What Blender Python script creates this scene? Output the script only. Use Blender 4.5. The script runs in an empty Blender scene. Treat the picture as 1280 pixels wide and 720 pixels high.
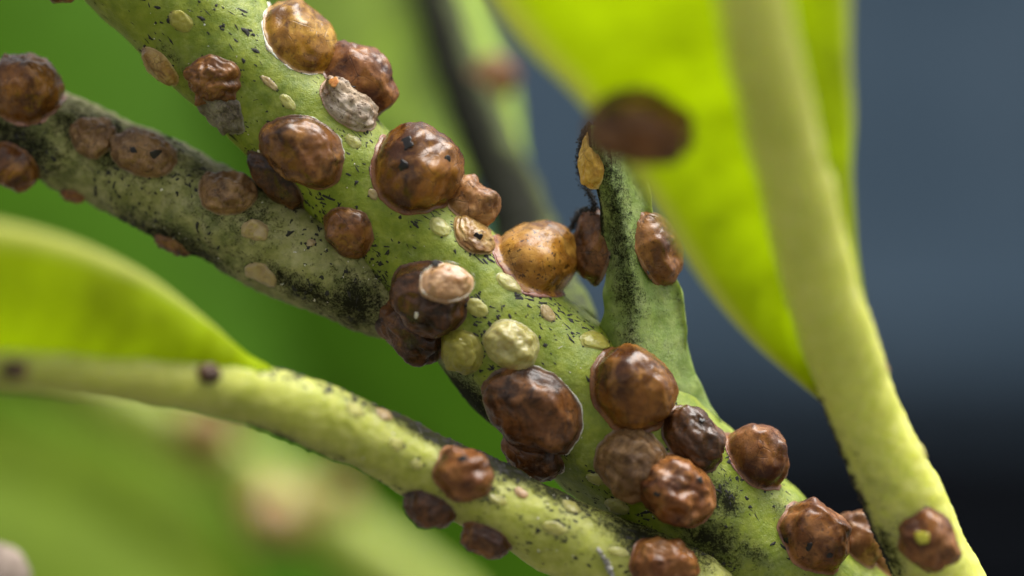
import bpy, math, random
import numpy as np
from mathutils import Vector, Matrix, noise

# ------------------------------------------------------------------ camera, sky, sun, exposure
MM = 0.001
D = 150.0                      # mm from lens to the plane of focus (depth 0)
K = 54.0 / 1280.0              # mm per photograph pixel on that plane
scene = bpy.context.scene
col = scene.collection

cam_data = bpy.data.cameras.new('camera')
cam = bpy.data.objects.new('camera', cam_data)
col.objects.link(cam)
cam.location = (0, -D * MM, 0)
cam.rotation_euler = (math.radians(90), 0, 0)
cam_data.sensor_width = 36.0
cam_data.lens = 100.0
cam_data.clip_start = 0.005
cam_data.clip_end = 50.0
cam_data.dof.use_dof = True
cam_data.dof.focus_distance = (D + 0.8) * MM
cam_data.dof.aperture_fstop = 11.0
scene.camera = cam

SUN_DIR = Vector((0.32, 0.02, 0.95)).normalized()      # towards the sun
world = bpy.data.worlds.new('World')
scene.world = world
world.use_nodes = True
wn = world.node_tree
sky = wn.nodes.new('ShaderNodeTexSky')
sky.sky_type = 'NISHITA'
sky.sun_disc = False
sky.sun_elevation = math.asin(SUN_DIR.z)
sky.sun_rotation = math.atan2(SUN_DIR.x, SUN_DIR.y)
sky.air_density = 0.6
sky.dust_density = 5.0
sky.ozone_density = 0.4
hs = wn.nodes.new('ShaderNodeHueSaturation')          # thin overcast: the blue is washed out
hs.inputs['Saturation'].default_value = 0.12
wn.links.new(sky.outputs[0], hs.inputs['Color'])
wn.links.new(hs.outputs[0], wn.nodes['Background'].inputs[0])
wn.nodes['Background'].inputs[1].default_value = 0.15

sun_data = bpy.data.lights.new('sun', 'SUN')
sun_data.energy = 2.6
sun_data.angle = math.radians(45)
sun_data.color = (1.0, 0.96, 0.9)
sun = bpy.data.objects.new('sun', sun_data)
col.objects.link(sun)
sun.rotation_euler = SUN_DIR.to_track_quat('Z', 'Y').to_euler()
sun.location = SUN_DIR * 2.0

scene.view_settings.view_transform = 'Standard'
scene.view_settings.look = 'None'
scene.view_settings.gamma = 1.0
scene.view_settings.use_curve_mapping = False
scene.view_settings.exposure = 0.74
scene.render.resolution_x = 1024
scene.render.resolution_y = 576

# ------------------------------------------------------------------ helpers
def P(px, py, d=0.0):
    """photograph pixel at depth d (mm behind the focus plane) -> world point in mm"""
    s = (D + d) / D
    return Vector(((px - 640) * K * s, d, (360 - py) * K * s))

def to_px(v):
    s = (D + v.y) / D
    return (v.x / (K * s) + 640, 360 - v.z / (K * s))

def n1(x, y, z):
    return noise.noise(Vector((x, y, z)))

def fbm(v, o=3):
    return noise.fractal(v, 1.0, 2.0, o)

def link_mesh(name, verts, faces, mat, parent=None, origin=None, attrs=None, smooth=True):
    """verts in mm, world space; origin (mm) becomes the object origin"""
    o_ = origin if origin is not None else Vector((0, 0, 0))
    me = bpy.data.meshes.new(name)
    arr = (np.array([tuple(v) for v in verts], dtype=np.float64) - np.array(tuple(o_))) * MM
    me.from_pydata(arr.tolist(), [], faces)
    if smooth:
        me.polygons.foreach_set('use_smooth', [True] * len(me.polygons))
    if attrs:
        for k, vals in attrs.items():
            a = me.attributes.new(k, 'FLOAT', 'POINT')
            a.data.foreach_set('value', np.array(vals, dtype=np.float32))
    me.update()
    me.materials.append(mat)
    ob = bpy.data.objects.new(name, me)
    col.objects.link(ob)
    if parent is None:
        ob.location = o_ * MM
    else:
        ob.parent = parent
        ob.location = (o_ - parent['_o']) * MM if '_o' in parent else o_ * MM
    return ob

ORIG = {}
def empty(name, loc):
    e = bpy.data.objects.new(name, None)
    e.empty_display_size = 0.001
    e.location = loc * MM
    col.objects.link(e)
    ORIG[e.name] = loc.copy()
    return e

def part(name, verts, faces, mat, root, attrs=None, smooth=True, root_loc=None):
    """child mesh; local space of its (unrotated) parent"""
    rl = root_loc if root_loc is not None else ORIG[root.name]
    me_o = link_mesh(name, verts, faces, mat, None, rl, attrs, smooth)
    me_o.parent = root
    me_o.location = (0, 0, 0)
    ORIG[me_o.name] = rl
    return me_o

def tag(o, label=None, cat=None, group=None, kind=None):
    if label: o['label'] = label
    if cat: o['category'] = cat
    if group: o['group'] = group
    if kind: o['kind'] = kind
    return o

# ------------------------------------------------------------------ materials
class NT:
    def __init__(self, name):
        self.m = bpy.data.materials.new(name)
        self.m.use_nodes = True
        self.t = self.m.node_tree
        self.b = self.t.nodes['Principled BSDF']
        self.out = self.t.nodes['Material Output']
        tc = self.t.nodes.new('ShaderNodeTexCoord')
        oi = self.t.nodes.new('ShaderNodeObjectInfo')
        mul = self.t.nodes.new('ShaderNodeVectorMath'); mul.operation = 'SCALE'
        mul.inputs['Scale'].default_value = 1000.0
        self.t.links.new(tc.outputs['Object'], mul.inputs[0])
        r = self.t.nodes.new('ShaderNodeMath'); r.operation = 'MULTIPLY'
        r.inputs[1].default_value = 37.0
        self.t.links.new(oi.outputs['Random'], r.inputs[0])
        add = self.t.nodes.new('ShaderNodeVectorMath'); add.operation = 'ADD'
        self.t.links.new(mul.outputs[0], add.inputs[0])
        self.t.links.new(r.outputs[0], add.inputs[1])
        self.co = add.outputs[0]
    def L(self, a, b): self.t.links.new(a, b)
    def noise(self, scale, detail=4, rough=0.55, dist=0.0, co=None):
        n = self.t.nodes.new('ShaderNodeTexNoise')
        n.inputs['Scale'].default_value = scale
        n.inputs['Detail'].default_value = detail
        n.inputs['Roughness'].default_value = rough
        n.inputs['Distortion'].default_value = dist
        self.L(co or self.co, n.inputs['Vector'])
        return n.outputs['Fac']
    def voro(self, scale, feature='F1', co=None):
        n = self.t.nodes.new('ShaderNodeTexVoronoi')
        n.feature = feature
        n.inputs['Scale'].default_value = scale
        self.L(co or self.co, n.inputs['Vector'])
        return n.outputs['Distance']
    def rng(self, fac, a, b, lo=0.0, hi=1.0):
        n = self.t.nodes.new('ShaderNodeMapRange')
        n.inputs[1].default_value = a; n.inputs[2].default_value = b
        n.inputs[3].default_value = lo; n.inputs[4].default_value = hi
        self.L(fac, n.inputs[0])
        return n.outputs[0]
    def math(self, op, a, b):
        n = self.t.nodes.new('ShaderNodeMath'); n.operation = op
        for i, v in enumerate((a, b)):
            if isinstance(v, (int, float)): n.inputs[i].default_value = v
            else: self.L(v, n.inputs[i])
        return n.outputs[0]
    def mix(self, fac, a, b):
        n = self.t.nodes.new('ShaderNodeMix'); n.data_type = 'RGBA'
        for s, v in ((0, fac), (6, a), (7, b)):
            if isinstance(v, (int, float)): n.inputs[s].default_value = v
            elif isinstance(v, tuple): n.inputs[s].default_value = (*v, 1)
            else: self.L(v, n.inputs[s])
        return n.outputs[2]
    def attr(self, name):
        n = self.t.nodes.new('ShaderNodeAttribute'); n.attribute_name = name
        return n.outputs['Fac']
    def bump(self, h, dist_mm, strength=1.0, prev=None):
        n = self.t.nodes.new('ShaderNodeBump')
        n.inputs['Strength'].default_value = strength
        n.inputs['Distance'].default_value = dist_mm * MM
        self.L(h, n.inputs['Height'])
        if prev is not None: self.L(prev, n.inputs['Normal'])
        return n.outputs[0]
    def stretch(self, vec):
        n = self.t.nodes.new('ShaderNodeVectorMath'); n.operation = 'MULTIPLY'
        n.inputs[1].default_value = vec
        self.L(self.co, n.inputs[0])
        return n.outputs[0]
    def set(self, **kw):
        names = dict(rough='Roughness', sss='Subsurface Weight', sscale='Subsurface Scale',
                     coat='Coat Weight', crough='Coat Roughness', spec='Specular IOR Level',
                     trans='Transmission Weight', sheen='Sheen Weight', alpha='Alpha')
        for k, v in kw.items():
            self.b.inputs[names[k]].default_value = v

def stem_material(name, dark, mid, light, bloom, soot_bias=0.0, sss=0.3, rough=0.45, sscale=0.0008):
    m = NT(name)
    big = m.noise(0.28, 3)
    med = m.noise(1.3, 4, 0.6)
    c = m.mix(m.rng(big, 0.32, 0.68), dark, mid)
    c = m.mix(m.rng(med, 0.4, 0.75), c, light)
    bl = m.math('MULTIPLY', m.rng(m.noise(0.55, 5, 0.65, 0.4), 0.5, 0.72), m.rng(m.noise(5.5, 3), 0.3, 0.65))
    c = m.mix(m.math('MULTIPLY', bl, 0.42), c, bloom)
    # pale breathing pores
    vo = m.voro(2.6)
    c = m.mix(m.math('MULTIPLY', m.rng(vo, 0.16, 0.07), 0.35), c, light)
    # sooty mould film: a stain with its own outline
    so = m.attr('soot')
    fine = m.math('ADD', m.math('MULTIPLY', m.noise(2.2, 8, 0.78, 0.6), 0.65), m.math('MULTIPLY', m.noise(10.0, 3, 0.6), 0.35))
    film = m.rng(m.math('ADD', m.math('SUBTRACT', fine, 0.735 - soot_bias), m.math('MULTIPLY', so, 0.35)), -0.06, 0.085)
    grey = m.rng(m.math('ADD', m.math('MULTIPLY', so, 0.5), m.math('SUBTRACT', m.noise(1.4, 6, 0.7), 0.55)), 0.0, 0.45)
    c = m.mix(m.math('MULTIPLY', grey, 0.45), c, (0.085, 0.088, 0.05))
    c = m.mix(m.math('MULTIPLY', film, 0.95), c, (0.008, 0.008, 0.006))
    m.L(c, m.b.inputs['Base Color'])
    m.L(m.rng(film, 0, 1, rough, 0.8), m.b.inputs['Roughness'])
    m.set(sss=sss, sscale=sscale)
    m.L(m.rng(film, 0, 1, 0.42, 0.06), m.b.inputs['Specular IOR Level'])
    m.b.inputs['Subsurface Radius'].default_value = (0.9, 1.0, 0.3)
    b = m.bump(m.noise(3.0, 5, 0.65), 0.10, 0.7)
    b = m.bump(m.noise(14.0, 3, 0.6), 0.03, 0.6, b)
    b = m.bump(film, 0.05, 0.8, b)
    m.L(b, m.b.inputs['Normal'])
    return m.m

def leaf_material(name, base, trans, edge_col, tw=0.6, rough=0.4, spec=0.3):
    m = NT(name)
    v = m.noise(0.25, 4)
    f = m.noise(1.6, 4)
    k = m.math('ADD', m.math('MULTIPLY', m.rng(v, 0.3, 0.7), 0.7), m.math('MULTIPLY', f, 0.3))
    c = m.mix(k, tuple(x * 0.78 for x in base), tuple(min(1, x * 1.18) for x in base))
    t = m.mix(k, tuple(x * 0.8 for x in trans), tuple(min(1, x * 1.12) for x in trans))
    vn = m.attr('vein')
    k = m.math('SUBTRACT', k, m.math('MULTIPLY', vn, 0.35))
    c = m.mix(k, tuple(x * 0.68 for x in base), tuple(min(1, x * 1.22) for x in base))
    t = m.mix(k, tuple(x * 0.70 for x in trans), tuple(min(1, x * 1.15) for x in trans))
    e = m.attr('edge')
    em = m.rng(e, 0.86, 0.95)
    c = m.mix(em, c, edge_col)
    t = m.mix(em, t, edge_col)
    m.L(c, m.b.inputs['Base Color'])
    m.set(rough=rough, spec=spec)
    bp = m.bump(m.noise(2.2, 4), 0.06, 0.5)
    m.L(bp, m.b.inputs['Normal'])
    tr = m.t.nodes.new('ShaderNodeBsdfTranslucent')
    m.L(t, tr.inputs['Color'])
    mx = m.t.nodes.new('ShaderNodeMixShader')
    mx.inputs[0].default_value = tw
    m.L(m.b.outputs[0], mx.inputs[1]); m.L(tr.outputs[0], mx.inputs[2])
    m.L(mx.outputs[0], m.out.inputs['Surface'])
    return m.m

SHELL = {}
def shell_material(key, dark, mid, light, rim, rough=0.32, speck=0.5, coat=0.15, bump=0.032, blotch=0.8, dust=0.25):
    m = NT('shell_' + key)
    n_big = m.noise(0.42, 3, 0.5, 0.5)
    n_med = m.noise(0.75, 8, 0.62, 0.7)
    c = m.mix(m.rng(n_big, 0.36, 0.60), dark, mid)
    c = m.mix(m.math('MULTIPLY', m.rng(n_med, 0.44, 0.68), 0.85), c, light)
    dk = m.rng(m.noise(0.62, 8, 0.66, 1.0), 0.54, 0.70)
    c = m.mix(m.math('MULTIPLY', dk, blotch), c, tuple(x * 0.38 for x in dark))
    st = m.rng(m.noise(2.0, 5, 0.7, 0.5, m.stretch((1.0, 1.0, 0.28))), 0.54, 0.70)
    c = m.mix(m.math('MULTIPLY', st, 0.28), c, tuple(x * 0.6 for x in dark))
    sp = m.rng(m.noise(3.6, 3, 0.6), 0.575, 0.655)
    c = m.mix(m.math('MULTIPLY', sp, speck), c, tuple(x * 0.3 for x in dark))
    # hairline cracks in the wax coat
    cr = m.rng(m.voro(0.9, 'DISTANCE_TO_EDGE', m.co), 0.03, 0.0)
    crn = m.math('MULTIPLY', cr, m.rng(m.noise(0.8, 2), 0.48, 0.62))
    c = m.mix(m.math('MULTIPLY', crn, 0.5), c, tuple(x * 0.3 for x in dark))
    # pale wax dust in patches
    du = m.math('MULTIPLY', m.math('MULTIPLY', m.rng(m.noise(0.7, 4, 0.6), 0.42, 0.62), m.rng(m.noise(6.0, 6, 0.75), 0.44, 0.70)), dust)
    c = m.mix(du, c, (0.46, 0.36, 0.30))
    rho = m.attr('rho')
    rimf = m.math('MULTIPLY', m.rng(rho, 0.87, 0.95), m.rng(m.noise(1.6, 4), 0.30, 0.55))
    c = m.mix(m.math('MULTIPLY', rimf, 0.75), c, rim)
    m.L(c, m.b.inputs['Base Color'])
    rr = m.math('ADD', m.rng(m.noise(1.7, 5, 0.7), 0.3, 0.7, rough - 0.10, rough + 0.22), m.math('MULTIPLY', du, 0.4))
    m.L(rr, m.b.inputs['Roughness'])
    m.set(coat=coat * 0.75, crough=0.07, spec=0.26)
    m.b.inputs['Subsurface Radius'].default_value = (1.0, 0.4, 0.15)
    b = m.bump(m.noise(1.6, 6, 0.6, 0.9, m.stretch((1.0, 1.0, 0.45))), bump * 1.5, 0.6)
    b = m.bump(m.noise(11.0, 4, 0.65), bump * 0.45, 0.7, b)
    pit = m.rng(m.voro(4.5), 0.10, 0.30)
    b = m.bump(pit, bump * 0.5, 0.5, b)
    b = m.bump(m.math('SUBTRACT', 1.0, crn), 0.03, 0.6, b)
    m.L(b, m.b.inputs['Normal'])
    SHELL[key] = m.m

shell_material('amber',  (0.0748, 0.0248, 0.0035), (0.2983, 0.1355, 0.0121), (0.5187, 0.2916, 0.0370), (0.420, 0.290, 0.172), rough=0.24, coat=0.3, dust=0.06, blotch=0.6)
shell_material('brown',  (0.0440, 0.0142, 0.0042), (0.1550, 0.0572, 0.0112), (0.3211, 0.1457, 0.0370), (0.220, 0.116, 0.057), rough=0.26, coat=0.25, dust=0.12)
shell_material('round',  (0.0528, 0.0151, 0.0021), (0.1894, 0.0689, 0.0086), (0.3334, 0.1457, 0.0232), (0.220, 0.093, 0.046), rough=0.22, coat=0.3, dust=0.05, speck=0.3, blotch=0.8)
shell_material('orange', (0.0880, 0.0284, 0.0042), (0.3328, 0.1425, 0.0155), (0.5311, 0.2840, 0.0528), (0.240, 0.093, 0.081), rough=0.26, coat=0.25, speck=0.85, dust=0.06, blotch=0.5)
shell_material('red',    (0.0510, 0.0142, 0.0050), (0.1894, 0.0642, 0.0138), (0.3705, 0.1609, 0.0454), (0.280, 0.151, 0.092), rough=0.28, coat=0.2, dust=0.09)
shell_material('pink',   (0.0880, 0.0310, 0.0098), (0.2754, 0.1156, 0.0336), (0.4693, 0.2551, 0.0954), (0.340, 0.209, 0.127), rough=0.32, coat=0.12, dust=0.2, speck=0.6)
shell_material('dark',   (0.0141, 0.0058, 0.0021), (0.0643, 0.0233, 0.0060), (0.1729, 0.0679, 0.0195), (0.150, 0.093, 0.057), rough=0.26, coat=0.25, dust=0.10)
shell_material('choc',   (0.0282, 0.0098, 0.0028), (0.1148, 0.0409, 0.0094), (0.2717, 0.1131, 0.0351), (0.200, 0.139, 0.092), rough=0.28, coat=0.2, dust=0.10)
shell_material('grey',   (0.045, 0.035, 0.023), (0.140, 0.116, 0.081), (0.280, 0.255, 0.190), (0.300, 0.290, 0.230), rough=0.55, coat=0.05, bump=0.10, dust=0.5)
shell_material('greybrown', (0.065, 0.029, 0.009), (0.18, 0.092, 0.03), (0.31, 0.18, 0.075), (0.280, 0.232, 0.149), rough=0.38, coat=0.12, bump=0.07, dust=0.15)
shell_material('white',  (0.16, 0.075, 0.025), (0.36, 0.27, 0.18), (0.58, 0.51, 0.43), (0.40, 0.24, 0.12), rough=0.5, coat=0.1, speck=0.9, bump=0.07, blotch=0.8)
shell_material('gold',   (0.270, 0.128, 0.017), (0.550, 0.325, 0.046), (0.660, 0.476, 0.127), (0.600, 0.487, 0.230), rough=0.3, coat=0.2, speck=0.2, blotch=0.3, dust=0.1)
shell_material('flatamber', (0.160, 0.072, 0.017), (0.360, 0.197, 0.048), (0.500, 0.360, 0.138), (0.500, 0.394, 0.196), rough=0.28, coat=0.3, speck=0.4, dust=0.1)

def nymph_material(key, a, b_, trans_w):
    m = NT('nymph_' + key)
    c = m.mix(m.rng(m.noise(0.9, 4, 0.6), 0.3, 0.7), a, b_)
    c = m.mix(m.math('MULTIPLY', m.rng(m.noise(3.2, 4), 0.6, 0.75), 0.35), c, tuple(x * 0.55 for x in a))
    m.L(c, m.b.inputs['Base Color'])
    m.set(rough=0.32, coat=0.3, crough=0.2, sss=0.45, sscale=0.0009)
    m.b.inputs['Subsurface Radius'].default_value = (1.0, 0.85, 0.35)
    m.L(m.bump(m.noise(3.0, 5), 0.09, 0.8), m.b.inputs['Normal'])
    tr = m.t.nodes.new('ShaderNodeBsdfTransparent')
    mx = m.t.nodes.new('ShaderNodeMixShader')
    mx.inputs[0].default_value = trans_w
    m.L(m.b.outputs[0], mx.inputs[1]); m.L(tr.outputs[0], mx.inputs[2])
    m.L(mx.outputs[0], m.out.inputs['Surface'])
    SHELL[key] = m.m
nymph_material('yellow', (0.33, 0.29, 0.035), (0.52, 0.46, 0.10), 0.42)
nymph_material('pale', (0.42, 0.36, 0.09), (0.64, 0.57, 0.27), 0.34)
nymph_material('cream', (0.48, 0.44, 0.12), (0.62, 0.58, 0.22), 0.40)
nymph_material('tan', (0.38, 0.26, 0.11), (0.52, 0.40, 0.20), 0.22)
nymph_material('clear', (0.34, 0.17, 0.06), (0.58, 0.38, 0.22), 0.12)

def simple_material(name, a, b_, scale, rough=0.7, bump=0.05, sss=0):
    m = NT(name)
    c = m.mix(m.rng(m.noise(scale, 5), 0.3, 0.7), a, b_)
    m.L(c, m.b.inputs['Base Color'])
    m.set(rough=rough, sss=sss, sscale=0.0004)
    if bump: m.L(m.bump(m.noise(scale * 3, 4), bump, 0.8), m.b.inputs['Normal'])
    return m.m
M_SOOT = simple_material('soot', (0.006, 0.006, 0.005), (0.024, 0.022, 0.017), 6, 0.75, 0.03)
M_WAX = simple_material('white_wax', (0.55, 0.47, 0.36), (0.80, 0.76, 0.68), 4, 0.5, 0.04, 0.2)
M_PINKRIM = simple_material('mauve_margin', (0.26, 0.10, 0.085), (0.42, 0.24, 0.19), 2.5, 0.4, 0.06, 0.2)
M_HOLE = simple_material('hole_black', (0.004, 0.003, 0.003), (0.012, 0.009, 0.008), 6, 0.35, 0)
M_SKIN = simple_material('shed_skin', (0.22, 0.21, 0.18), (0.52, 0.50, 0.45), 5, 0.6, 0.08)
M_SPOT = simple_material('green_spot', (0.30, 0.30, 0.015), (0.44, 0.40, 0.03), 5, 0.35, 0.02)
M_EGG = simple_material('orange_blob', (0.42, 0.15, 0.03), (0.62, 0.28, 0.08), 4, 0.3, 0.04, 0.2)

M_STEM = stem_material('green_stem', (0.120, 0.175, 0.005), (0.195, 0.252, 0.009), (0.29, 0.335, 0.030), (0.46, 0.50, 0.19), sss=0.4, sscale=0.0012)
M_SIDE = stem_material('grey_green_stem', (0.12, 0.135, 0.032), (0.22, 0.225, 0.06), (0.36, 0.34, 0.14), (0.50, 0.44, 0.30), soot_bias=0.115, rough=0.6, sss=0.1)
M_PET = stem_material('yellow_green_petiole', (0.33, 0.36, 0.045), (0.43, 0.455, 0.07), (0.52, 0.53, 0.13), (0.60, 0.60, 0.26), sss=0.8, sscale=0.0022)
M_PETR = stem_material('pale_petiole', (0.51, 0.53, 0.095), (0.61, 0.62, 0.135), (0.67, 0.66, 0.20), (0.72, 0.70, 0.32), sss=0.95, sscale=0.004)
M_LIME = stem_material('lime_stem', (0.22, 0.29, 0.02), (0.30, 0.38, 0.03), (0.38, 0.44, 0.07), (0.45, 0.50, 0.15))
M_BUD = stem_material('leaf_base_green', (0.13, 0.21, 0.03), (0.20, 0.29, 0.05), (0.30, 0.38, 0.10), (0.50, 0.56, 0.32), soot_bias=0.015)
M_REAR = stem_material('dark_twig', (0.02, 0.025, 0.005), (0.05, 0.07, 0.009), (0.11, 0.15, 0.015), (0.10, 0.12, 0.03), soot_bias=0.12, rough=0.8, sss=0.0)
M_LEAF = leaf_material('sunlit_leaf', (0.36, 0.45, 0.010), (0.68, 0.81, 0.006), (0.68, 0.70, 0.22), 0.66)
M_RLEAF = leaf_material('pale_rear_leaf', (0.40, 0.56, 0.06), (0.50, 0.72, 0.05), (0.6, 0.66, 0.25), 0.4)
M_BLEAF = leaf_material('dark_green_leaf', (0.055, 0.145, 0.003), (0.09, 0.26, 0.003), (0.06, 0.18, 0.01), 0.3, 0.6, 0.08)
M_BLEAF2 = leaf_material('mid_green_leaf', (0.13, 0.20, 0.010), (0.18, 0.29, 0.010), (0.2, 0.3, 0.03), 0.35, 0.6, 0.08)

# ------------------------------------------------------------------ setting: ground and wall behind
GZ = -92.0
def sheet(name, y0, y1, z, bumpy, mat, seed):
    n = 60
    vs, fs = [], []
    for j in range(n + 1):
        for i in range(n + 1):
            x = -2500 + 5000 * i / n; y = y0 + (y1 - y0) * j / n
            vs.append(Vector((x, y, z + bumpy * (n1(x * 0.01, y * 0.01, seed) + 0.5 * n1(x * 0.05, y * 0.05, 4)))))
    for j in range(n):
        for i in range(n):
            a = j * (n + 1) + i
            fs.append((a, a + 1, a + n + 2, a + n + 1))
    tag(link_mesh(name, vs, fs, mat), kind='structure')
gm = NT('bounce_ground')  # ground out of view, tone chosen to bounce light up onto the plant
gm.L(gm.mix(gm.rng(gm.noise(0.03, 6), 0.3, 0.7), (0.065, 0.062, 0.052), (0.10, 0.096, 0.082)), gm.b.inputs['Base Color'])
gm.set(rough=0.9); gm.L(gm.bump(gm.noise(0.3, 5), 0.6, 1), gm.b.inputs['Normal'])
sheet('ground', -1200, 2000, GZ, 0.0, gm.m, 1)
sm = NT('bed_near_black')
sm.L(sm.mix(sm.rng(sm.noise(0.05, 6), 0.3, 0.7), (0.0012, 0.0015, 0.002), (0.0035, 0.004, 0.005)), sm.b.inputs['Base Color'])
sm.set(rough=1.0, spec=0.0); sm.L(sm.bump(sm.noise(0.2, 5), 3, 1), sm.b.inputs['Normal'])
sheet('dark_bed', 560, 1900, GZ + 9, 5.0, sm.m, 2)  # near-black sheet added so the backdrop falls into darkness at the bottom
def wall():
    x0, x1, y0, y1, z0, z1 = -1600, 1600, 1650, 1750, GZ - 15, 760
    nx, nz = 40, 12
    vs, fs = [], []
    for j in range(nz + 1):
        for i in range(nx + 1):
            x = x0 + (x1 - x0) * i / nx; z = z0 + (z1 - z0) * j / nz
            vs.append(Vector((x, y0 + 3 * n1(x * 0.02, z * 0.02, 2), z)))
    o = len(vs)
    for j in range(nz + 1):
        for i in range(nx + 1):
            v = vs[j * (nx + 1) + i]
            vs.append(Vector((v.x, y1, v.z)))
    for j in range(nz):
        for i in range(nx):
            a = j * (nx + 1) + i
            fs.append((a, a + 1, a + nx + 2, a + nx + 1))
            fs.append((o + a, o + a + nx + 1, o + a + nx + 2, o + a + 1))
    for i in range(nx):
        a = nz * (nx + 1) + i
        fs.append((a, a + 1, o + a + 1, o + a))
    for j in range(nz):
        a = j * (nx + 1); b = a + nx
        fs.append((a, a + nx + 1, o + a + nx + 1, o + a)); fs.append((b, o + b, o + b + nx + 1, b + nx + 1))
    m = NT('blue_grey_plaster')
    c = m.mix(m.rng(m.noise(0.009, 4), 0.3, 0.7), (0.080, 0.128, 0.180), (0.130, 0.190, 0.252))
    m.L(c, m.b.inputs['Base Color']); m.set(rough=0.9, spec=0.1)
    m.L(m.bump(m.noise(0.3, 5), 1.0, 1), m.b.inputs['Normal'])
    tag(link_mesh('wall_background', vs, fs, m.m, smooth=False), kind='structure')
wall()
def shade_band():  # added band, its darker colour stands in for the wall's gradual shading downwards
    x0, x1, y0, y1, z0, z1 = -1600, 1600, 1628, 1646, GZ - 12, -38
    vs = [Vector((x, y, z)) for z in (z0, z1) for y in (y0, y1) for x in (x0, x1)]
    fs = [(0, 1, 5, 4), (2, 6, 7, 3), (0, 4, 6, 2), (1, 3, 7, 5), (4, 5, 7, 6), (0, 2, 3, 1)]
    m = NT('shade_band_slate')
    m.L(m.mix(m.rng(m.noise(0.02, 5), 0.3, 0.7), (0.036, 0.054, 0.074), (0.062, 0.088, 0.115)), m.b.inputs['Base Color'])
    m.set(rough=0.9, spec=0.1)
    tag(link_mesh('shade_band', vs, fs, m.m, smooth=False), kind='structure')
shade_band()

# ------------------------------------------------------------------ tubes (stems, petioles)
class Tube:
    """smooth tube through (px, py, depth, apparent radius px) control points"""
    def __init__(self, pts, step=0.2):
        c = []
        for px, py, d, r in pts:
            s = (D + d) / D
            c.append((P(px, py, d), r * K * s))
        self.C, self.R, self.S = [], [], []
        n = len(c)
        for i in range(n - 1):
            p0, p1, p2, p3 = c[max(i - 1, 0)], c[i], c[i + 1], c[min(i + 2, n - 1)]
            m = max(2, int((p2[0] - p1[0]).length / step))
            for k in range(m + (1 if i == n - 2 else 0)):
                t = k / m
                def cr(a, b, e, f):
                    return 0.5 * ((2 * b) + (e - a) * t + (2 * a - 5 * b + 4 * e - f) * t * t + (3 * b - a - 3 * e + f) * t ** 3)
                self.C.append(cr(p0[0], p1[0], p2[0], p3[0]))
                self.R.append(cr(p0[1], p1[1], p2[1], p3[1]))
        self.S = [0.0]
        for i in range(1, len(self.C)):
            self.S.append(self.S[-1] + (self.C[i] - self.C[i - 1]).length)
        self.T, self.F, self.B = [], [], []
        m = len(self.C)
        for i in range(m):
            a, b = self.C[max(i - 3, 0)], self.C[min(i + 3, m - 1)]
            T = (b - a).normalized()
            view = (Vector((0, -D, 0)) - self.C[i]).normalized()
            F = (view - T * view.dot(T)).normalized()
            B = T.cross(F).normalized()
            if B.z < 0: B = -B
            self.T.append(T); self.F.append(F); self.B.append(B)
        self.px = np.array([to_px(v) for v in self.C])
    def at(self, s):
        S = self.S
        s = min(max(s, 0.0), S[-1] - 1e-6)
        i = int(np.searchsorted(S, s, side='right')) - 1
        i = min(i, len(S) - 2)
        t = (s - S[i]) / max(1e-9, S[i + 1] - S[i])
        def lp(A): return A[i] * (1 - t) + A[i + 1] * t
        return lp(self.C), self.R[i] * (1 - t) + self.R[i + 1] * t, lp(self.T).normalized(), lp(self.F).normalized(), lp(self.B).normalized()
    def near(self, px, py):
        i = int(np.argmin((self.px[:, 0] - px) ** 2 + (self.px[:, 1] - py) ** 2))
        return self.S[i]
    def surf(self, s, phi, w=0.0):
        C, R, T, F, B = self.at(s)
        n_ = F * math.cos(phi) + B * math.sin(phi)
        return C + n_ * (R + w + self.disp(C + n_ * R, R))
    lump = fine = 0.0; seed = 0
    def disp(self, p, R):
        return self.lump * R / 3 * (fbm(p * 0.35 + Vector((self.seed, 0, 0)), 2)) + self.fine * fbm(p * 2.2 + Vector((0, self.seed, 0)), 3)
    def mesh(self, name, mat, root, lump=0.12, fine=0.03, seed=0, soot=None, seg=88, stride=1, ridges=0):
        self.lump, self.fine, self.seed = lump, fine, seed
        vs, fs, so = [], [], []
        idx = list(range(0, len(self.C), stride))
        for i in idx:
            C, R, F, B = self.C[i], self.R[i], self.F[i], self.B[i]
            for k in range(seg):
                a = 2 * math.pi * k / seg
                n_ = F * math.cos(a) + B * math.sin(a)
                p = C + n_ * R
                d = self.disp(p, R)
                if ridges: d += ridges * R * math.cos(5 * a + 0.6 * math.sin(self.S[i] * 0.2))
                p = C + n_ * (R + d)
                vs.append(p)
                v = 0.0
                if soot:
                    q = to_px(p)
                    for (sx, sy, rx, ry, rot, st) in soot:
                        ca, sa = math.cos(math.radians(rot)), math.sin(math.radians(rot))
                        dx, dy = q[0] - sx, q[1] - sy
                        e = ((dx * ca + dy * sa) / rx) ** 2 + ((-dx * sa + dy * ca) / ry) ** 2
                        if e < 4: v = max(v, 1.25 * st * math.exp(-e * 1.1))
                so.append(v)
        m = len(idx)
        for i in range(m - 1):
            for k in range(seg):
                k2 = (k + 1) % seg
                fs.append((i * seg + k, i * seg + k2, (i + 1) * seg + k2, (i + 1) * seg + k))
        fs.append(tuple(range(seg - 1, -1, -1)))
        fs.append(tuple((m - 1) * seg + k for k in range(seg)))
        return part(name, vs, fs, mat, root, {'soot': so})

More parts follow.
